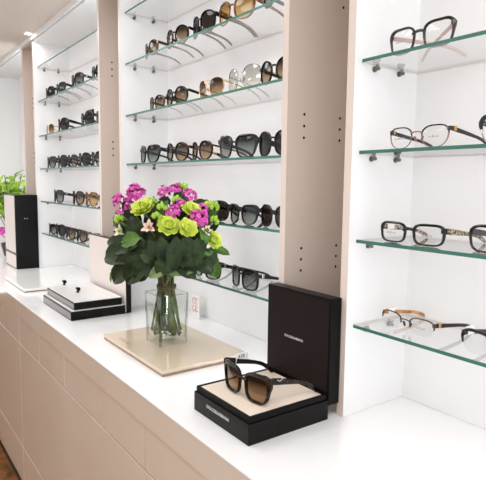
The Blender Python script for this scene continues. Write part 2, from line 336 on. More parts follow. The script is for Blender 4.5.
# ------------------------------------------------------------------ eyewear
def lens_pts(a, b, n, lift, taper, N=36, lev=0):
    P = []
    for i in range(N):
        t = 2*PI*i/N; c, s = math.cos(t), math.sin(t)
        x = a*math.copysign(abs(c)**(2/n), c); z = b*math.copysign(abs(s)**(2/n), s)
        v = z/b
        x *= 1-taper*(.5-v/2)
        z += lift*max(0, x/a)**2*(.5+v/2)-lev*max(0, -x/a)*(.5+v/2)
        P.append((x, z))
    return P
def eyewear(name, label, cat, W=.142, a=.027, b=.022, n=2.6, lift=0, taper=.1, gap=.018, rt=.004, rb=.003, thick=.004, frame=None,
            lens=None, temple=None, th=(.010, .006), tw=.0035, tl=.13, halfrim=False, fold=0, pads=False, wing=0, hz=.55, curve=3.0, brz=.45,
            bridge=.0045, double=False, tip=None, clasp=None, tag_on=None, lev=0, topmat=None, emblem=False, prints=False, ptag=None):
    root = thing(name, label, cat)
    if cat == 'eyeglasses': curve = 1.4
    zc = b+rb+.0003 if not halfrim else b+.0006
    cx = gap/2+a+.001
    yc = lambda x: curve*x*x
    N = 40; P = lens_pts(a, b, n, lift, taper, N, lev)
    bm = bmesh.new()
    def nrm(i):
        x0, z0 = P[i-1]; x1, z1 = P[(i+1) % N]; d = Vector((z1-z0, 0, -(x1-x0))); return d.normalized()
    for sg in (1, -1):
        rings = []
        for i in range(N):
            x, z = P[i]; nn = nrm(i); v = z/b; top = max(0, min(1, (v+.35)/.9)); wd = rb+(rt-rb)*top
            if wing: wd += wing*math.exp(-((math.atan2(v, x/a)-.62)/.42)**2)
            px, pz = x+nn.x*wd, z+nn.z*wd
            mx, mz = x+nn.x*wd*.5, z+nn.z*wd*.5
            sect = [(x, z, .0002), (mx, mz, -thick*.28), (px, pz, .0002), (px, pz, thick), (x, z, thick)]
            rings.append([bm.verts.new((sg*(cx+q[0]), yc(cx+q[0])+q[2], zc+q[1])) for q in sect])
        idx = [i for i in range(N)]
        for i in idx:
            vmid = (P[i][1]+P[(i+1) % N][1])/(2*b)
            if halfrim and vmid < -.05: continue
            A, B = rings[i], rings[(i+1) % N]
            for k in range(5):
                f = bm.faces.new((A[k], A[(k+1) % 5], B[(k+1) % 5], B[k]))
                f.material_index = 1 if (topmat and vmid > .25) else 0
        bmesh.ops.delete(bm, geom=[v for v in bm.verts if not v.link_faces], context='VERTS')
    # bridge
    zb = zc+brz*b; g = gap/2+.002+.0015
    pts = [(-g, yc(g)+.001, zb-.001), (-g*.5, .0002, zb+.0012), (0, -.0002, zb+.0018), (g*.5, .0002, zb+.0012), (g, yc(g)+.001, zb-.001)]
    sweep(bm, pts, [bridge]*5, [thick]*5, Vector((0, 0, 1)))
    if double: sweep(bm, [(x, y, z+.010) for x, y, z in pts], [bridge*.8]*5, [thick*.8]*5, Vector((0, 0, 1)))
    # end pieces out to the hinges
    zh = zc+hz*b+lift*.6; xr = cx+a*.93; xh = W/2
    for sg in (1, -1):
        mi = 1 if topmat else 0
        nv = len(bm.faces)
        sweep(bm, [(sg*(xr-.002), yc(xr)+thick*.4, zh), (sg*(xh-.003), yc(xr)+thick*.5, zh), (sg*(xh-.0005), yc(xr)+thick+.002, zh)], [th[0]*.8, th[0]*.95, th[0]*.95], [thick*.8]*3, Vector((0, 0, 1)), mi)
    mats = [frame]+([topmat] if topmat else [])
    obj('frame_front', bm, mats, root, smooth='auto')
    # lenses
    for sg in (-1, 1):
        bm = bmesh.new(); y0 = thick*.35
        rows = []
        for s in (0, .35, .7, 1.0):
            if s == 0: rows.append([bm.verts.new((sg*cx, yc(cx)+y0-.0014, zc))]); continue
            rows.append([bm.verts.new((sg*(cx+x*s), yc(cx+x*s)+y0-.0014*(1-s*s), zc+z*s)) for x, z in P])
        for i in range(N): bm.faces.new((rows[0][0], rows[1][i], rows[1][(i+1) % N]))
        for A, B in zip(rows[1:], rows[2:]):
            for i in range(N): bm.faces.new((A[i], B[i], B[(i+1) % N], A[(i+1) % N]))
        o = obj('lens', bm, lens, root, smooth=True)
        if prints and sg == -1 or prints == 2:
            bm = bmesh.new()
            for k in range(6):
                xx = sg*cx-.010+k*.0034; bx(bm, xx, xx+.0022-.0006*(k % 2), yc(cx)-.0016, yc(cx)-.0011, zc-.002, zc+.0014-.0008*((k+1) % 3))
            obj('lens_print', bm, greyink, o)
    # temples
    for sg in (-1, 1):
        bm = bmesh.new()
        y0 = 0; L = tl; lb = L*.70
        zt = th[1]*.5*.8+.0004
        pts = [(0, y0, 0), (0, L*.18, -.10*(zh-zt)), (0, L*.4, -.23*(zh-zt)), (0, L*.62, -.37*(zh-zt)), (0, L*.74, -.48*(zh-zt)), (0, L*.84, -(zh-zt)*.62), (0, L*.93, -(zh-zt)*.81), (0, L, -(zh-zt))]
        inn = [0, .0008, .0016, .0026, .0034, .0042, .0050, .0058]
        pts = [(-sg*i_, y, z) for (x, y, z), i_ in zip(pts, inn)]
        hs = [th[0], th[0]*.98, (th[0]+th[1])/2, th[1], th[1]*1.05, th[1]*1.15, th[1]*1.1, th[1]*.8]
        ws = [tw]*8
        if tip:
            sweep(bm, pts[:4], ws[:4], hs[:4], mi=0); sweep(bm, pts[3:], [tw*1.05]*5, [h*1.03 for h in hs[3:]], mi=1)
        else: sweep(bm, pts, ws, hs)
        tm = temple[sg] if isinstance(temple, dict) else temple
        o = obj('temple', bm, [tm]+([tip] if tip else []), root, (sg*(xh-.0017), yc(xr)+thick+.001, zh), smooth='auto')
        o.rotation_euler = (0, 0, sg*(fold[sg] if isinstance(fold, dict) else fold))
        if clasp:
            bm = bmesh.new(); bx(bm, -tw*.62, tw*.62, .007, .014, -th[0]*.56, th[0]*.54, bev=.0005); obj('clasp', bm, clasp, o)
        if emblem and sg == 1:
            bm = bmesh.new(); x = tw*.5+.0003
            for q in (-1, 1): sweep(bm, [(x, .016, -.0022), (x, .016+q*.007, .0022)], [.0006]*2, [.0018]*2)
            obj('emblem', bm, silver, o)
        if tag_on is not None and sg == tag_on:
            bm = bmesh.new(); bx(bm, -tw*.8, tw*.8, .012, .030, -.0065, .0065); tg = obj('price_tag', bm, paper, o); tg['label'] = 'white price tag'
        if ptag is not None and sg == -1:
            bm = bmesh.new(); sweep(bm, [(.0026, .036, -.010), (.0026, .036, .0095)], [.0008]*2, [.027]*2, Vector((1, 0, 0)))
            tg = obj('price_tag', bm, paper, o); tg['label'] = 'white price tag folded over the temple'
            lettering('tag_digits', ptag, .0105, ink, tg, (.0032, .036, .0022), (PI/2, 0, PI/2))
    if pads:
        for sg in (-1, 1):
            bm = bmesh.new(); bmesh.ops.create_uvsphere(bm, u_segments=8, v_segments=6, radius=1, matrix=Matrix.Translation((sg*gap*.42, .007, zc-.002)) @ Matrix.Rotation(sg*.35, 4, 'Y') @ Matrix.Diagonal((.0012, .0035, .0055, 1)))
            tube(bm, [(sg*(gap*.5+.002), yc(gap/2)+.002, zc+.002), (sg*gap*.46, .006, zc+.001)], .0005, 6)
            obj('nose_pad', bm, L_clear if not frame else frame, root, smooth=True)
    return root
KIND = {
 'cat': dict(W=.150, a=.0285, b=.0245, n=2.8, lift=.004, taper=.18, rt=.006, rb=.003, wing=.003, gap=.015, frame=black_ac, lens=L_grey, temple=black_ac, th=(.012, .006)),
 'round_brown': dict(W=.142, a=.026, b=.0245, n=2.15, taper=.04, rt=.0035, rb=.003, frame=dark_tort, lens=L_brown, temple=dark_tort, th=(.008, .005)),
 'round_gold': dict(W=.140, a=.0265, b=.024, n=2.2, taper=.05, rt=.002, rb=.0016, thick=.002, frame=gunmetal, lens=L_brown, temple=gold, th=(.004, .0035), tw=.0018, pads=True, bridge=.002, tip=dark_tort),
 'big_black': dict(W=.148, a=.030, b=.027, n=2.5, taper=.1, rt=.004, rb=.0034, frame=black_ac, lens=L_dark, temple=black_ac, th=(.012, .006), gap=.016),
 'honey': dict(W=.150, a=.030, b=.026, n=2.5, taper=.14, rt=.0045, rb=.003, frame=tort, lens=L_honey, temple=tort, th=(.010, .006), lift=.002),
 'silver': dict(W=.142, a=.030, b=.027, n=2.3, taper=.1, rt=.0016, rb=.0014, thick=.002, frame=silver, lens=L_green, temple=silver, th=(.0034, .003), tw=.0016, pads=True, bridge=.002, gap=.016, tip=brown_ac),
 'aviator': dict(W=.140, a=.028, b=.025, n=2.3, taper=.2, rt=.0018, rb=.0015, thick=.002, frame=gold, lens=L_brown, temple=gold, th=(.0034, .003), tw=.0016, pads=True, bridge=.002, double=True, tip=brown_ac),
 'square': dict(W=.144, a=.0275, b=.0245, n=3.6, taper=.08, rt=.0045, rb=.0036, frame=black_ac, lens=L_grey, temple=black_ac, th=(.010, .0055), clasp=silver),
 'brown_round2': dict(W=.140, a=.0265, b=.0225, n=2.2, taper=.08, rt=.004, rb=.003, frame=brown_ac, lens=L_brown, temple=brown_ac, th=(.009, .005)),
 'goldbar': dict(W=.142, a=.0275, b=.0245, n=2.3, taper=.08, rt=.004, rb=.003, frame=dark_tort, lens=L_brown, temple=gold, th=(.006, .004), tw=.0022, tip=dark_tort),
}
WORD = {'cat': 'black cat-eye sunglasses', 'round_brown': 'dark tortoise round sunglasses', 'round_gold': 'brown-lens metal round sunglasses',
 'big_black': 'large black round sunglasses', 'honey': 'honey tortoise sunglasses', 'silver': 'silver pale-lens sunglasses',
 'aviator': 'gold aviator sunglasses', 'square': 'square black sunglasses', 'brown_round2': 'brown round sunglasses', 'goldbar': 'dark sunglasses with gold temples'}
NTH = ['first', 'second', 'third', 'fourth', 'fifth', 'sixth']
WHERE = {'mid': 'behind the flowers', 'far': 'behind the white box'}
protos = {}
def place(kind, cab, k, i, x, width, y=.038, rz=0):
    lab = '%s, %s from far end, %s shelf down %s' % (WORD[kind], NTH[i], shelf_phrase(cab, k), WHERE[cab])
    if k == 4: lab = '%s, %s from far end, lowest shelf %s' % (WORD[kind], NTH[i], WHERE[cab])
    grp = 'sunglasses on the shelves '+WHERE[cab]
    loc = (x, y, ZS[k]+.0032); s = width/KIND[kind]['W']
    if kind not in protos:
        r = eyewear('sunglasses', lab, 'sunglasses', **KIND[kind]); protos[kind] = r; r['group'] = grp
        r.location = Vector(loc)+Vector((0, 0, OZ)); r.rotation_euler = (0, 0, rz); r.scale = (s,)*3
    else: dup(protos[kind], loc, rz, lab, grp, s)
D = math.radians
MID = {0: [('brown_round2', -.915, .128, -8), ('round_brown', -.745, .138, 0), ('big_black', -.602, .140, -6), ('honey', -.447, .144, 4), ('cat', -.272, .140, 0)],
       1: [('brown_round2', -.876, .120, -4), ('round_brown', -.748, .136, 0), ('aviator', -.557, .130, 0), ('silver', -.408, .142, 0), ('round_brown', -.278, .136, 0)],
       2: [('cat', -.934, .148, 0), ('round_brown', -.746, .142, 0), ('goldbar', -.606, .132, -6), ('cat', -.433, .150, 8), ('big_black', -.278, .140, 0)],
       3: [('big_black', -.537, .134, 0), ('cat', -.402, .128, 0), ('big_black', -.270, .128, 0)],
       4: [('square', -.575, .140, 0), ('square', -.397, .136, -6)]}
FAR = {0: [('big_black', -2.030, .140, 0), ('cat', -1.856, .136, 0), ('square', -1.632, .150, 0), ('cat', -1.385, .140, 0)],
       1: [('aviator', -2.034, .130, 0), ('big_black', -1.840, .150, 0), ('cat', -1.520, .148, 0), ('brown_round2', -1.345, .132, 0)],
       2: [('cat', -2.035, .148, 0), ('big_black', -1.860, .140, 0), ('round_brown', -1.706, .140, 0), ('big_black', -1.560, .138, 0), ('cat', -1.405, .146, 0)],
       3: [('square', -1.935, .150, 0), ('goldbar', -1.650, .150, 0), ('honey', -1.485, .146, 0), ('aviator', -1.330, .130, 0)],
       4: [('square', -2.040, .130, 0), ('big_black', -1.912, .140, 0), ('round_brown', -1.762, .136, 0), ('goldbar', -1.612, .136, 0), ('cat', -1.452, .140, 0)]}
for cab, TB in (('mid', MID), ('far', FAR)):
    for k, row in TB.items():
        for i, (kd, x, wd, rz) in enumerate(row): place(kd, cab, k, i, x, wd, rz=D(rz))

bm = bmesh.new(); bx(bm, -.040, .040, -.004, .004, 0, .089, bev=.0008); bx(bm, -.040, .040, .0041, .028, 0, .003)
tag(obj('display_card', bm, box_rim, None, (-1.668, .118, ZS[1]+.0032)), 'small black upright card standing behind sunglasses on the third shelf of the far cabinet', 'card')
def put(r, x, y, z, rz=0, s=1): r.location = (x, y, z+OZ); r.rotation_euler = (0, 0, rz); r.scale = (s,)*3
GE = 'eyeglasses in the nearest cabinet'
r = eyewear('eyeglasses', 'brown-black rectangular eyeglasses on the top glass shelf of the nearest cabinet', 'eyeglasses', W=.128, a=.0255, b=.0195, n=3.1, lift=.002,
            taper=.12, gap=.018, rt=.0036, rb=.0024, frame=brown_black, lens=L_clear, temple=blush, th=(.007, .005), tl=.128, fold={1: D(56), -1: D(40)}, wing=.002, prints=True)
r['group'] = GE; put(r, .098, .046, ZS[1]+.0032)
r = eyewear('eyeglasses', 'thin mauve metal cat-eye eyeglasses with black temples on the second shelf of the nearest cabinet', 'eyeglasses', W=.122, a=.0245, b=.0168, n=2.4, lift=.004,
            taper=.16, gap=.016, rt=.0022, rb=.0011, thick=.002, frame=rosemetal, topmat=brown_black, lens=L_clear, temple=black_ac, th=(.007, .005), tw=.003, tl=.13, clasp=gold, pads=True, bridge=.002, prints=2)
r['group'] = GE; put(r, .112, .034, ZS[2]+.0032)
r = eyewear('eyeglasses', 'black browline eyeglasses second along the second shelf of the nearest cabinet', 'eyeglasses', W=.128, a=.025, b=.019, n=2.5, lift=.006,
            taper=.15, gap=.017, rt=.005, rb=.0014, thick=.003, frame=silver, topmat=black_ac, lens=L_clear, temple=black_ac, th=(.008, .005), pads=True, wing=.002)
r['group'] = GE; put(r, .283, .034, ZS[2]+.0032)
r = eyewear('eyeglasses', 'bold black rectangular eyeglasses with speckled temples on the third shelf of the nearest cabinet', 'eyeglasses', W=.134, a=.0265, b=.0150, n=3.6, lift=.001,
            taper=.08, gap=.018, rt=.0042, rb=.003, frame=black_ac, lens=L_clear, temple=check_ac, th=(.010, .006), tl=.128, tag_on=-1, prints=2)
r['group'] = GE; put(r, .104, .036, ZS[3]+.0032)
r = eyewear('eyeglasses', 'black rectangular eyeglasses second along the third shelf of the nearest cabinet', 'eyeglasses', W=.134, a=.0265, b=.018, n=3.2, lift=.0,
            taper=.08, gap=.018, rt=.0045, rb=.0028, frame=black_ac, lens=L_clear, temple=black_ac, th=(.010, .006), tl=.128)
r['group'] = GE; put(r, .278, .036, ZS[3]+.0032)
r = eyewear('eyeglasses', 'half-rim bronze eyeglasses with amber temple tip on the lowest shelf of the nearest cabinet', 'eyeglasses', W=.122, a=.025, b=.0145, n=2.8, lift=.001,
            taper=.12, gap=.017, rt=.0020, rb=.001, thick=.0024, frame=gunmetal, lens=L_clear, temple={-1: amber, 1: black_ac}, th=(.0075, .006), tw=.0034, tl=.112, halfrim=True, clasp=gold, pads=True, bridge=.002, tag_on=-1, prints=2)
r['group'] = GE; put(r, .088, .058, ZS[4]+.0032, D(-4))
r = eyewear('eyeglasses', 'black half-rim eyeglasses with white tag second along the lowest shelf of the nearest cabinet', 'eyeglasses', W=.130, a=.026, b=.0175, n=2.5, lift=.003,
            taper=.1, gap=.017, rt=.0048, rb=.001, thick=.003, frame=black_ac, lens=L_clear, temple=black_ac, th=(.0085, .005), tl=.128, halfrim=True, pads=True, tag_on=-1)
r['group'] = GE; put(r, .270, .040, ZS[4]+.0032)

# ------------------------------------------------------------------ black box with the sunglasses on it
t = thing('presentation_box', 'open black presentation box with cream tray and raised lid in front of the nearest cabinet', 'box', (-.10, -.123, ZC))
bm = bmesh.new(); bx(bm, -.0905, .0905, -.0935, .0930, 0, .038, bev=.0012); obj('base', bm, box_black, t)
bm = bmesh.new()
for x0, x1, y0, y1 in ((-.087, .087, -.090, -.085), (-.087, .087, .0850, .0900), (-.087, -.082, -.0849, .0849), (.082, .087, -.0849, .0849)): bx(bm, x0, x1, y0, y1, .0382, .0490, bev=.0006)
obj('tray_rim', bm, box_rim, t)
bm = bmesh.new(); bx(bm, -.0818, .0818, -.0847, .0847, .0384, .0480, bev=.002); obj('tray', bm, tray_m, t)
lid = bmesh.new(); bx(lid, -.0985, .0900, .0935, .121, .026, .231, bev=.0015); lo = obj('lid', lid, box_rim, t)
bm = bmesh.new(); bx(bm, -.0945, .0860, .0924, .0934, .051, .226); obj('lid_lining', bm, lid_brown, lo)
lettering('lid_lettering', 'DOLCE&GABBANA', .0066, letter_m, lo, (-.012, .0921, .133), (PI/2, 0, 0))
lettering('front_lettering', 'DOLCE&GABBANA', .0088, letter_m, t, (-.006, -.0939, .0235), (PI/2, 0, 0))
r = eyewear('sunglasses', 'dark tortoise square sunglasses with price tag resting on the cream tray of the black box', 'sunglasses', W=.142, a=.0265, b=.0225, n=3.3, lift=.003,
            taper=.14, gap=.0175, rt=.0058, rb=.0042, thick=.005, frame=dark_tort, lens=L_dg, temple=dark_tort, th=(.012, .0075), tw=.0042, tl=.116, wing=.004, emblem=True, ptag='618', hz=.92, curve=2.0)
put(r, -.090, -.174, ZC+.0482, D(2))

# ------------------------------------------------------------------ black and white box
t = thing('presentation_box', 'black-edged white presentation box with two pegs and raised white lid, beyond the flowers', 'box', (-1.135, -.11, ZC))
bm = bmesh.new(); bx(bm, -.163, .155, -.093, .09, 0, .029, 0, bev=.001); bx(bm, -.1595, .1515, -.0938, -.0929, .004, .025, 1); obj('base', bm, [box_black, mirror_dark], t)
bm = bmesh.new(); bx(bm, -.160, .152, -.090, .087, .0292, .0330); obj('base_top', bm, white_gloss, t)
bm = bmesh.new(); bx(bm, -.148, .154, -.082, .078, .0332, .0570, 0, bev=.001); bx(bm, -.1445, .1505, -.0828, -.0819, .037, .053, 1); obj('tray', bm, [box_black, mirror_dark], t)
bm = bmesh.new(); bx(bm, -.1465, .1525, -.0805, .0765, .0572, .0600); obj('tray_top', bm, white_gloss, t)
for x, y in ((-.150, -.020), (.008, -.022)):
    bm = bmesh.new(); cyl(bm, (0, 0, 0), (0, 0, .002), .006, n=14); cyl(bm, (0, 0, .002), (0, 0, .010), .0032, n=10)
    cyl(bm, (-.010, 0, .0125), (.006, 0, .0125), .0045, n=12); cyl(bm, (.006, -.0, .0125), (.010, 0, .0125), .0068, n=12)
    obj('peg', bm, box_rim, t, (x, y, .0602), smooth='auto')
bm = bmesh.new(); bx(bm, -.183, .163, .0905, .108, .003, .244, bev=.001); lo = obj('lid', bm, box_black, t)
bm = bmesh.new(); bx(bm, -.1815, .1595, .0895, .0904, .006, .2405); obj('lid_lining', bm, lid_white, lo)
lettering('lid_lettering', 'KORS', .0250, box_rim, lo, (.048, .0890, .193), (PI/2, 0, 0))

# ------------------------------------------------------------------ boards
t = thing('display_board', 'cream glossy display board on a brown base under the flower vase', 'board', (-.56, -.068, ZC), 0, 'flat display boards on the worktop')
bm = bmesh.new(); bx(bm, -.178, .180, -.120, .119, 0, .0065, bev=.0006); obj('base', bm, board_base, t)
bm = bmesh.new(); bx(bm, -.180, .182, -.122, .120, .0067, .0150, bev=.0012); obj('top', bm, board_top, t)
bm = bmesh.new()
for i in range(9):
    x = -.115+i*.0085; bx(bm, x, x+.006, -.105+.004*(i % 3), -.0975+.002*(i % 2), .0150, .0153)
obj('lettering', bm, board_base, t)
t = thing('display_board', 'flat white display board lying beside the black and white open box', 'board', (-1.68, -.095, ZC), 0, 'flat display boards on the worktop')
bm = bmesh.new(); bx(bm, -.168, .168, -.120, .110, 0, .005); obj('base', bm, board_base, t)
bm = bmesh.new(); bx(bm, -.172, .172, -.124, .113, .0052, .0150, bev=.0012); obj('top', bm, white_gloss, t)

# ------------------------------------------------------------------ tall black box
t = thing('display_box', 'tall upright glossy black box with white front beside the leafy plant', 'box', (-2.228, -.061, ZC))
bm = bmesh.new(); bx(bm, -.122, .115, -.049, .0600, 0, .371, bev=.001); obj('body', bm, box_black, t)
bm = bmesh.new(); bx(bm, -.1130, .108, -.0500, -.0488, .083, .366); obj('front_panel', bm, lid_white, t)
bm = bmesh.new(); bx(bm, -.1130, .108, -.0500, -.0488, .006, .070); obj('front_panel', bm, lid_white, t)
bm = bmesh.new()
for y in (-.004, .008): bx(bm, .1152, .1155, y-.002, y+.002, .252, .256)
obj('lettering', bm, letter_m, t)

# ------------------------------------------------------------------ small sign card behind the vase
t = thing('price_card', 'small white upright card with orange print standing behind the vase', 'sign', (-.800, .145, ZC+.0005))
bm = bmesh.new(); bx(bm, -.026, .024, 0, .003, .0, .076, bev=.0006); bx(bm, -.026, .024, .003, .03, 0, .003); obj('card', bm, paper, t)
bm = bmesh.new()
for zc, cw in ((.058, 1), (.032, -1)):
    for x0 in (-.008, .010):
        tube(bm, [(x0+.006*math.cos(a_), -.0004, zc+.010*math.sin(a_)) for a_ in [cw*(.4+i*.5) for i in range(11)]], .0013, 5)
obj('card_print', bm, orange_ink, t)

# ------------------------------------------------------------------ vase, flowers
VX, VY, VZ = -.5775, -.075, ZC+.0152
t = thing('glass_vase', 'square clear glass vase of water standing on the cream board', 'vase', (VX, VY, VZ))
def sqring(bm, h, z, c=.006):
    P = []
    for qx, qy in ((1, 1), (-1, 1), (-1, -1), (1, -1)):
        for k in range(4):
            a0 = math.atan2(qy, qx)-PI/4+k*PI/6
            P.append(bm.verts.new((qx*(h-c)+c*math.cos(a0), qy*(h-c)+c*math.sin(a0), z)))
    return P
def loft(bm, rings, cap0=True, cap1=True):
    n = len(rings[0])
    for A, B in zip(rings, rings[1:]):
        for k in range(n): bm.faces.new((A[k], A[(k+1) % n], B[(k+1) % n], B[k]))
    if cap0: bm.faces.new(rings[0][::-1])
    if cap1: bm.faces.new(rings[-1])
bm = bmesh.new()
loft(bm, [sqring(bm, .0405, 0), sqring(bm, .0415, .002), sqring(bm, .0445, .134), sqring(bm, .0440, .136), sqring(bm, .0425, .136, .005), sqring(bm, .0385, .014, .005)])
for f in bm.faces:
    c_ = f.calc_center_median()
    if abs(abs(c_.x)-abs(c_.y)) < .008 and abs(c_.x) > .02 or f.normal.z > .7 and c_.z > .1 or c_.z > .13: f.material_index = 1
obj('body', bm, [vase_m, vase_edge], t, smooth='auto')
bm = bmesh.new(); loft(bm, [sqring(bm, .0382, .0143, .005), sqring(bm, .0408, .088, .005)]); obj('water', bm, water_m, t, smooth='auto')
bm = bmesh.new()
for i in range(80):
    p = Vector((random.uniform(-.0315, .0315), random.uniform(-.0315, .0315), .0205+random.uniform(0, .020)))
    bmesh.ops.create_icosphere(bm, subdivisions=1, radius=random.uniform(.0045, .0072), matrix=Matrix.Translation(p) @ Matrix.Rotation(random.uniform(0, 3), 4, 'X') @ Matrix.Diagonal((1.2, .8, .7, 1)))
o = obj('glass_pebbles', bm, bead_m, None, (VX, VY, VZ)); tag(o, 'clear glass pebbles filling the bottom of the vase', 'pebbles'); o['kind'] = 'stuff'

D0 = 1.414
TIE = Vector((VX, VY, 1.066))
def petal(bm, base, up, out, L, Wd, cup, mi=0, nu=4, nv=3, curl=0, broad=False):
    """cupped petal from base along out/up"""
    side = up.cross(out).normalized(); g = []
    for i in range(nu+1):
        u = i/nu; w = Wd*(math.sin(PI*min(.97, .12+.80*u))**.7*(1 if u < 1 else .75) if not broad else math.sin(PI*(.10+.56*u))**.8)
        c = base+out*(L*(math.sin(u*cup)/max(cup, .01)))+up*(L*(1-math.cos(u*cup))/max(cup, .01)*1.0)-up*curl*L*u**4
        row = []
        for v in range(nv+1):
            q = v/nv-.5; pt = c+side*w*q+(up*.25-out*.25)*Wd*q*q*1.6
            if broad: pt = pt-out*(L*1.8*u*abs(q)**2.5)+up*(random.uniform(-.05, .05)*L*u)
            row.append(bm.verts.new(pt))
        g.append(row)
    for i in range(nu):
        for v in range(nv): bm.faces.new((g[i][v], g[i][v+1], g[i+1][v+1], g[i+1][v])).material_index = mi
def basis(d):
    d = Vector(d).normalized(); a = d.orthogonal().normalized(); return d, a, d.cross(a)
def rose_mesh(bm, c, d, R):
    d, a, b = basis(d)
    for ring, (n, rr, L, cup, wd) in enumerate(((3, .04, .98, 1.5, .5), (4, .10, 1.02, 1.42, .6), (6, .18, 1.08, 1.25, .75), (7, .24, 1.16, 1.0, .85), (8, .28, 1.22, .72, .9), (9, .28, 1.22, .45, .9))):
        for k in range(n):
            t_ = 2*PI*(k+random.uniform(-.15, .15))/n+ring*.7; o = a*math.cos(t_)+b*math.sin(t_)
            base = c-d*R*.45+o*R*rr*.5
            el = cup  # how upright
            out = (o*math.cos(el)+d*math.sin(el)).normalized(); up2 = (d*math.cos(el)-o*math.sin(el)).normalized()
            petal(bm, base, up2 if ring > 2 else -up2*-1, out, R*L*random.uniform(.92, 1.08), R*wd*1.15, .7 if ring < 3 else .5, curl=.2 if ring > 2 else 0, broad=True, nv=6)
def floret(bm, c, d, R, n=5, cup=.6):
    d, a, b = basis(d)
    for k in range(n):
        t_ = 2*PI*k/n+random.uniform(-.2, .2); o = a*math.cos(t_)+b*math.sin(t_)
        out = (o*math.cos(cup)+d*math.sin(cup)).normalized()
        petal(bm, c, (d*math.cos(cup)-o*math.sin(cup)).normalized(), out, R*random.uniform(.85, 1.1), R*.95, .5, nu=3, nv=2, curl=.2)
def stem_path(p, lean=.35):
    """from a head at p down through the tie point to the bottom of the vase"""
    dirx, diry = p.x-TIE.x, p.y-TIE.y; l = math.hypot(dirx, diry)+1e-6
    ta, tr = random.uniform(0, 2*PI), .021*math.sqrt(random.random()); k = TIE+Vector((tr*math.cos(ta), tr*math.sin(ta), 0))
    e = Vector((VX+tr*1.85*math.cos(ta+.8)+random.uniform(-.006, .006), VY+tr*1.85*math.sin(ta+.8)+random.uniform(-.006, .006), VZ+.028+random.uniform(-.004, .012)))
    m1 = Vector((k.x+dirx*.25, k.y+diry*.25, k.z+(p.z-k.z)*.55))
    return bez(p, m1, k, 8)+bez(k, k+(e-k)*.5+Vector((0, 0, .0)), e, 5)[1:]
def add_stem(p, root, r=.0024, m=None, off=None):
    bm = bmesh.new(); tube(bm, [q-off for q in stem_path(p)], r, 6); return obj('stem', bm, m or stem_m, root, smooth=True)
def P3(px, py, d): return at(px, py, D0-d)
def head_dir(p, up=.35):
    d = (p-Vector((TIE.x, TIE.y, 1.16))).normalized(); return (d+Vector((0, 0, up))+(-FW)*.45).normalized()
GB = 'cut flowers in the glass vase'
ROSE = [(143, 208, .060, .0300, 'lime-yellow rose highest on the far side of the bouquet beside magenta blossoms'),
        (169, 225, .105, .0265, 'full lime-yellow rose at the middle of the bouquet'),
        (187.5, 228, .105, .0235, 'lime-yellow rose touching the near side of the middle rose'),
        (191, 209, .070, .0225, 'lime-yellow rose half hidden among magenta blossoms at the bouquet top'),
        (213.5, 240, .055, .0225, 'small lime-yellow rose low at the shelf side of the bouquet')]
for px, py, d, R, lab in ROSE:
    p = P3(px, py, d); hd = head_dir(p, .2); t = thing('lime_rose', lab, 'flower', p, 0, GB); z0 = Vector((0, 0, 0))
    bm = bmesh.new(); rose_mesh(bm, z0, hd, R); obj('bloom', bm, lime_p, t, smooth=True)
    bm = bmesh.new(); d_, a_, b_ = basis(hd)
    for k in range(5):
        o = a_*math.cos(k*1.257)+b_*math.sin(k*1.257); petal(bm, -hd*R*.5, (hd*.7-o*.7).normalized(), (o*.8+hd*.3).normalized(), R*.7, R*.28, .4, nu=3, nv=2)
    obj('sepal', bm, leaf_m, t, smooth=True)
    add_stem(p-hd*R*.4, t, .0030, random.choice((stem_m, stem_b)), p)
STOCK = [(136, 194, .030, .026, 13, 'large magenta blossom spray at the upper far corner of the bouquet'),
         (119, 200, .010, .018, 8, 'small magenta blossom spray sticking out at the far edge of the bouquet'),
         (120, 213, .035, .013, 5, 'few magenta blossoms below the far spray of the bouquet'),
         (164, 192, .020, .017, 8, 'magenta blossom spray at the top left of the bouquet crown'),
         (175, 190, .030, .018, 9, 'magenta blossom spray at the very top middle of the bouquet'),
         (173, 212, .090, .019, 9, 'magenta blossom spray right above the middle lime rose'),
         (190, 196, .030, .019, 9, 'magenta blossom spray at the upper near corner of the bouquet'),
         (199, 218, .080, .024, 12, 'large magenta blossom spray beside the pale pink lily on the near side'),
         (181, 204, .060, .014, 6, 'few magenta blossoms between the two upper lime roses'),
         (129, 205, .040, .013, 6, 'few magenta blossoms peeking out just above the cream lily'),
         (203, 208, .040, .015, 7, 'magenta blossom spray behind the large spray on the near side')]
for px, py, d, R, n, lab in STOCK:
    p = P3(px, py, d); hd = head_dir(p); t = thing('stock_flower', lab, 'flower', p, 0, GB); bm = bmesh.new(); d_, a_, b_ = basis(hd)
    for i in range(n*2):
        f = i/(n*2); an = i*2.4; rr = R*(.25+.75*math.sqrt(f)); 
        c = (a_*math.cos(an)+b_*math.sin(an))*rr*.8+hd*(R*.9*(1-f)-R*.3)+Vector((0, 0, random.uniform(-.25, .25)*R))
        dd = ((c.normalized() if c.length > 0 else hd)+hd*.6).normalized(); floret(bm, c, dd, R*random.uniform(.34, .46)+.002)
    obj('blossom', bm, mag_p, t, smooth=True); add_stem(p-hd*R*.2, t, .0030, random.choice((stem_m, stem_b)), p)
LILY = [(148.5, 227, .110, .021, pink_p, 'peach and cream lily hanging in front of the bouquet below the highest rose'),
        (119, 231, .055, .019, cream_p, 'cream green lily at the far lower edge of the bouquet'),
        (125, 243, .080, .012, pink_p, 'small peach bud under the cream lily of the bouquet'),
        (206.5, 230, .085, .016, pink_p, 'pale pink lily below the large magenta spray of the bouquet')]
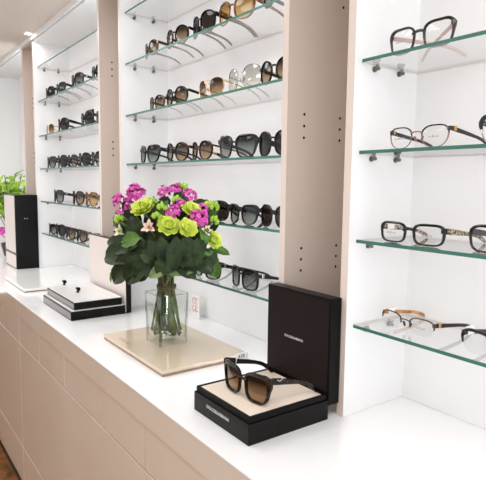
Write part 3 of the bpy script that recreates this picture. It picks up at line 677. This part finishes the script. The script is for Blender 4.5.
for px, py, d, R, mm, lab in LILY:
    p = P3(px, py, d); hd = (head_dir(p, -.1)); t = thing('alstroemeria', lab, 'flower', p, 0, GB); bm = bmesh.new(); d_, a_, b_ = basis(hd)
    for k in range(6):
        o = a_*math.cos(k*PI/3)+b_*math.sin(k*PI/3); el = 1.05 if k % 2 else .75
        petal(bm, -hd*R*.6, (hd*math.cos(el)-o*math.sin(el)), (o*math.cos(el)+hd*math.sin(el)), R*1.25, R*.62, .35, curl=.3)
    obj('bloom', bm, mm, t, smooth=True)
    bm = bmesh.new()
    for k in range(4): tube(bm, [-hd*R*.5, hd*R*.25+a_*R*.12*(k-1.5)], .0006, 5)
    obj('stamen', bm, leaf_p, t, smooth=True)
    add_stem(p-hd*R*.6, t, .0030, random.choice((stem_m, stem_b)), p)
BUD = [(162, 207, .10, 'pale green bud above the peach lily'), (157, 216, .105, 'green bud low between the highest rose and the middle rose'),
       (183, 187, .025, 'green bud at the very top of the bouquet'), (215, 206, .02, 'green bud sprig at the upper shelf side of the bouquet'),
       (214.5, 220, .045, 'green bud near the shelf edge beside the large magenta spray'), (209, 205, .04, 'green bud behind the upper shelf-side sprig'),
       (153, 202, .05, 'green bud right above the highest lime rose'), (119, 219, .05, 'green bud between the cream lily and the far magenta blossoms'), (177, 200, .05, 'green bud among the top magenta blossoms')]
for px, py, d, lab in BUD:
    p = P3(px, py, d); hd = head_dir(p, .8); t = thing('flower_bud', lab+(' of the bouquet' if 'bouquet' not in lab else ''), 'bud', p, 0, GB); bm = bmesh.new(); d_, a_, b_ = basis(hd)
    for q in range(3):
        c = a_*.008*(q-1)+hd*.006*(q % 2)-hd*.004; rings = []
        for j in range(6):
            u = j/5; rr = .0064*math.sin(PI*(.08+.9*u))**.8; rings.append([bm.verts.new(c+hd*(u*.019-.006)+a_*rr*math.cos(2*PI*k/8)+b_*rr*math.sin(2*PI*k/8)) for k in range(8)])
        loft(bm, rings)
    obj('bud', bm, leaf_l if q else leaf_m, t, smooth=True)
    bm = bmesh.new()
    for q in (-1, 1): petal(bm, -hd*.008, (hd*.8-a_*q*.6).normalized(), (a_*q*.7+hd*.7).normalized(), .022, .009, .5)
    obj('leaf', bm, leaf_m, t, smooth=True)
    add_stem(p-hd*.008, t, .0030, random.choice((stem_m, stem_b)), p)
def leaf_mesh(bm, base, tip, Wd, nrm, sag=.2, fold=.42):
    ax = tip-base; L = ax.length; ax.normalize(); side = ax.cross(nrm).normalized(); nn = side.cross(ax); n = 9; rows = []
    for i in range(n+1):
        u = i/n; w = Wd*.5*max(.02, u**.6*(1-u)**.8/.385); c = base+ax*L*u+nn*(sag*L*(math.sin(PI*u)*.6)-0*u)
        rip = .06*Wd*math.sin(u*17)
        rows.append([bm.verts.new(c+side*w*s+nn*(fold*w*abs(s)+rip*abs(s))) for s in (-1, -.5, 0, .5, 1)])
    for A, B in zip(rows, rows[1:]):
        for k in range(4): bm.faces.new((A[k], A[k+1], B[k+1], B[k]))
# (base px, tip px, base depth, tip depth, width, material)
dk, md, pl_ = leaf_d, leaf_m, leaf_p
LEAF = [('broad dark leaves drooping over the white box side of the bouquet', [((146, 252), (104, 259), .07, .02, .056, dk), ((146, 256), (113, 283), .09, .04, .050, dk), ((140, 250), (107, 241), .05, .0, .034, dk)]),
        ('dark leaves hanging down beside the vase rim on the far side', [((152, 255), (126, 284), .11, .09, .050, dk), ((150, 262), (136, 281), .12, .11, .040, dk), ((118, 268), (111, 283), .04, .03, .014, pl_)]),
        ('mid green leaf and dark leaf under the cream lily of the bouquet', [((141, 238), (122, 246), .10, .09, .034, md), ((138, 246), (114, 252), .07, .04, .036, dk)]),
        ('pale leaf underside curling over the vase rim', [((167, 266), (149, 278), .13, .14, .024, pl_), ((168, 260), (158, 276), .135, .14, .034, dk), ((163, 262), (146, 268), .12, .12, .034, dk)]),
        ('grey green leaves folded over the vase front', [((164, 270), (196, 270), .13, .12, .026, pl_), ((172, 258), (203, 262), .135, .12, .034, dk), ((176, 262), (196, 278), .13, .12, .032, dk)]),
        ('tall dark leaves standing at the bouquet middle below the roses', [((170, 272), (160, 236), .13, .12, .032, dk), ((172, 272), (177, 236), .14, .13, .030, dk), ((166, 268), (148, 240), .12, .12, .034, dk), ((174, 270), (190, 240), .135, .12, .032, dk), ((164, 262), (140, 252), .12, .11, .034, dk)]),
        ('dark leaves spreading from the middle towards the glass shelf', [((178, 270), (204, 240), .13, .10, .044, dk), ((182, 268), (212, 252), .11, .06, .040, dk), ((180, 264), (190, 236), .12, .12, .040, dk)]),
        ('bright green leaves at the lower shelf side of the bouquet', [((196, 254), (219, 277), .09, .05, .040, md), ((194, 262), (214, 273), .10, .09, .030, dk), ((206, 254), (214, 266), .08, .08, .030, dk)]),
        ('light green pointed leaf reaching out towards the glass shelf', [((208, 249), (230, 255), .05, .03, .020, md)]),
        ('dark leaves tucked behind the roses on the far side', [((140, 232), (126, 197), .02, .0, .036, dk), ((135, 236), (114, 218), .03, .0, .030, dk), ((150, 220), (154, 196), .03, .02, .024, md)]),
        ('green leaves between the highest rose and the top magenta blossoms', [((158, 232), (160, 200), .05, .05, .030, dk), ((166, 220), (150, 216), .08, .09, .022, md), ((178, 222), (184, 194), .04, .04, .030, dk), ((160, 222), (168, 200), .05, .05, .024, md)]),
        ('dark leaves between the middle rose and the large magenta spray', [((196, 238), (204, 206), .05, .04, .036, dk), ((140, 240), (131, 216), .06, .05, .034, dk), ((205, 244), (200, 222), .08, .08, .024, md)]),
        ('small green leaves rising behind the top magenta blossoms', [((178, 208), (179, 183), .0, .0, .020, md), ((170, 205), (158, 199), .03, .02, .022, dk), ((190, 215), (206, 200), .01, -.01, .028, dk)]),
        ('green leaves at the upper shelf side of the bouquet', [((200, 228), (218, 203), .02, .0, .026, md), ((202, 235), (219, 224), .03, .02, .024, dk), ((205, 215), (212, 203), .03, .02, .016, md)]),
        ('dark leaves filling the back of the bouquet', [((165, 250), (150, 205), -.04, -.06, .06, dk), ((175, 250), (190, 205), -.04, -.06, .06, dk), ((160, 255), (130, 225), -.02, -.04, .06, dk), ((185, 255), (206, 222), -.02, -.05, .05, dk)]),
        ('dark leaves filling the heart of the bouquet', [((168, 262), (158, 222), .07, .06, .06, dk), ((172, 262), (186, 224), .07, .06, .06, dk), ((160, 262), (136, 232), .06, .04, .06, dk), ((182, 262), (204, 236), .05, .03, .05, dk), ((168, 266), (140, 258), .09, .07, .05, dk)])]
for lab, ls in LEAF:
    b0 = P3(*ls[0][0], ls[0][2]); t = thing('foliage_stem', lab, 'foliage', b0, 0, 'leafy stems in the glass vase')
    for (bp, tp, db, dt, wd, mm) in ls:
        b_, t_ = P3(*bp, db), P3(*tp, dt); bm = bmesh.new()
        out = ((b_+t_)/2-Vector((TIE.x, TIE.y, 1.15))).normalized(); nrm = (out+Vector((0, 0, .5))-FW*.8).normalized()
        leaf_mesh(bm, b_-b0, t_-b0, wd*1.28, nrm); bm2 = None
        tube(bm, [b_-b0, b_-b0+(TIE-b_)*.25], .0012, 5)
        obj('leaf', bm, mm, t, smooth=True)
    add_stem(b0, t, .0032, random.choice((stem_b, stem_m)), b0)
bm = bmesh.new()
for k in range(5):
    tube(bm, [(.0250*math.cos(a_), .0250*math.sin(a_), (k-2)*.0022+.0006*math.sin(a_*2)) for a_ in [i*2*PI/20 for i in range(21)]], .0013, 6)
o = obj('twine', bm, twine_m, None, TIE, smooth=True); tag(o, 'dark twine wound around the flower stems at the vase mouth', 'twine')

# ------------------------------------------------------------------ leafy plant behind the tall box
PX, PY = -2.66, -.01
t = thing('potted_plant', 'lime green leafy plant with magenta blossoms in a dark pot behind the tall box', 'plant', (PX, PY, ZC+.0005))
bm = bmesh.new(); n = 24; rings = []
for r_, z in ((.045, 0), (.06, .06), (.062, .075), (.056, .075), (.05, .06)):
    rings.append([bm.verts.new((r_*math.cos(2*PI*i/n), r_*math.sin(2*PI*i/n), z)) for i in range(n)])
loft(bm, rings); obj('pot', bm, pot_m, t, smooth='auto')
sb = bmesh.new(); fb = bmesh.new()
for i in range(34):
    an = i*2.4; rr = .03+.12*math.sqrt((i+.5)/34); h = .40+.12*random.random()-rr*.5
    top = Vector((rr*math.cos(an), rr*math.sin(an), h)); tube(sb, bez((0, 0, .06), (top.x*.2, top.y*.2, h*.6), top, 6), .0025, 5)
    for j in range(6):
        b_ = Vector((top.x*(.5+.08*j), top.y*(.5+.08*j), h*(.62+.065*j))); a2 = random.uniform(0, 2*PI)
        tp = b_+Vector((.062*math.cos(a2), .062*math.sin(a2), random.uniform(.0, .055))); leaf_mesh(fb, b_, tp, .032, Vector((0, -.3, 1)).normalized())
obj('stem', sb, stem_m, t, smooth=True); obj('foliage', fb, leaf_l, t, smooth=True)
for i in range(12):
    an = i*2.4; p = Vector((.12*math.cos(an), .12*math.sin(an), .13+.1*random.random())); bm = bmesh.new()
    for k in range(5): floret(bm, p+Vector((random.uniform(-.014, .014), random.uniform(-.014, .014), random.uniform(-.014, .014))), (p.x, p.y, .06), .02)
    tube(bm, bez((0, 0, .06), (p.x*.4, p.y*.4, .12), p, 5), .0018, 5)
    obj('blossom', bm, mag_p, t, smooth=True)
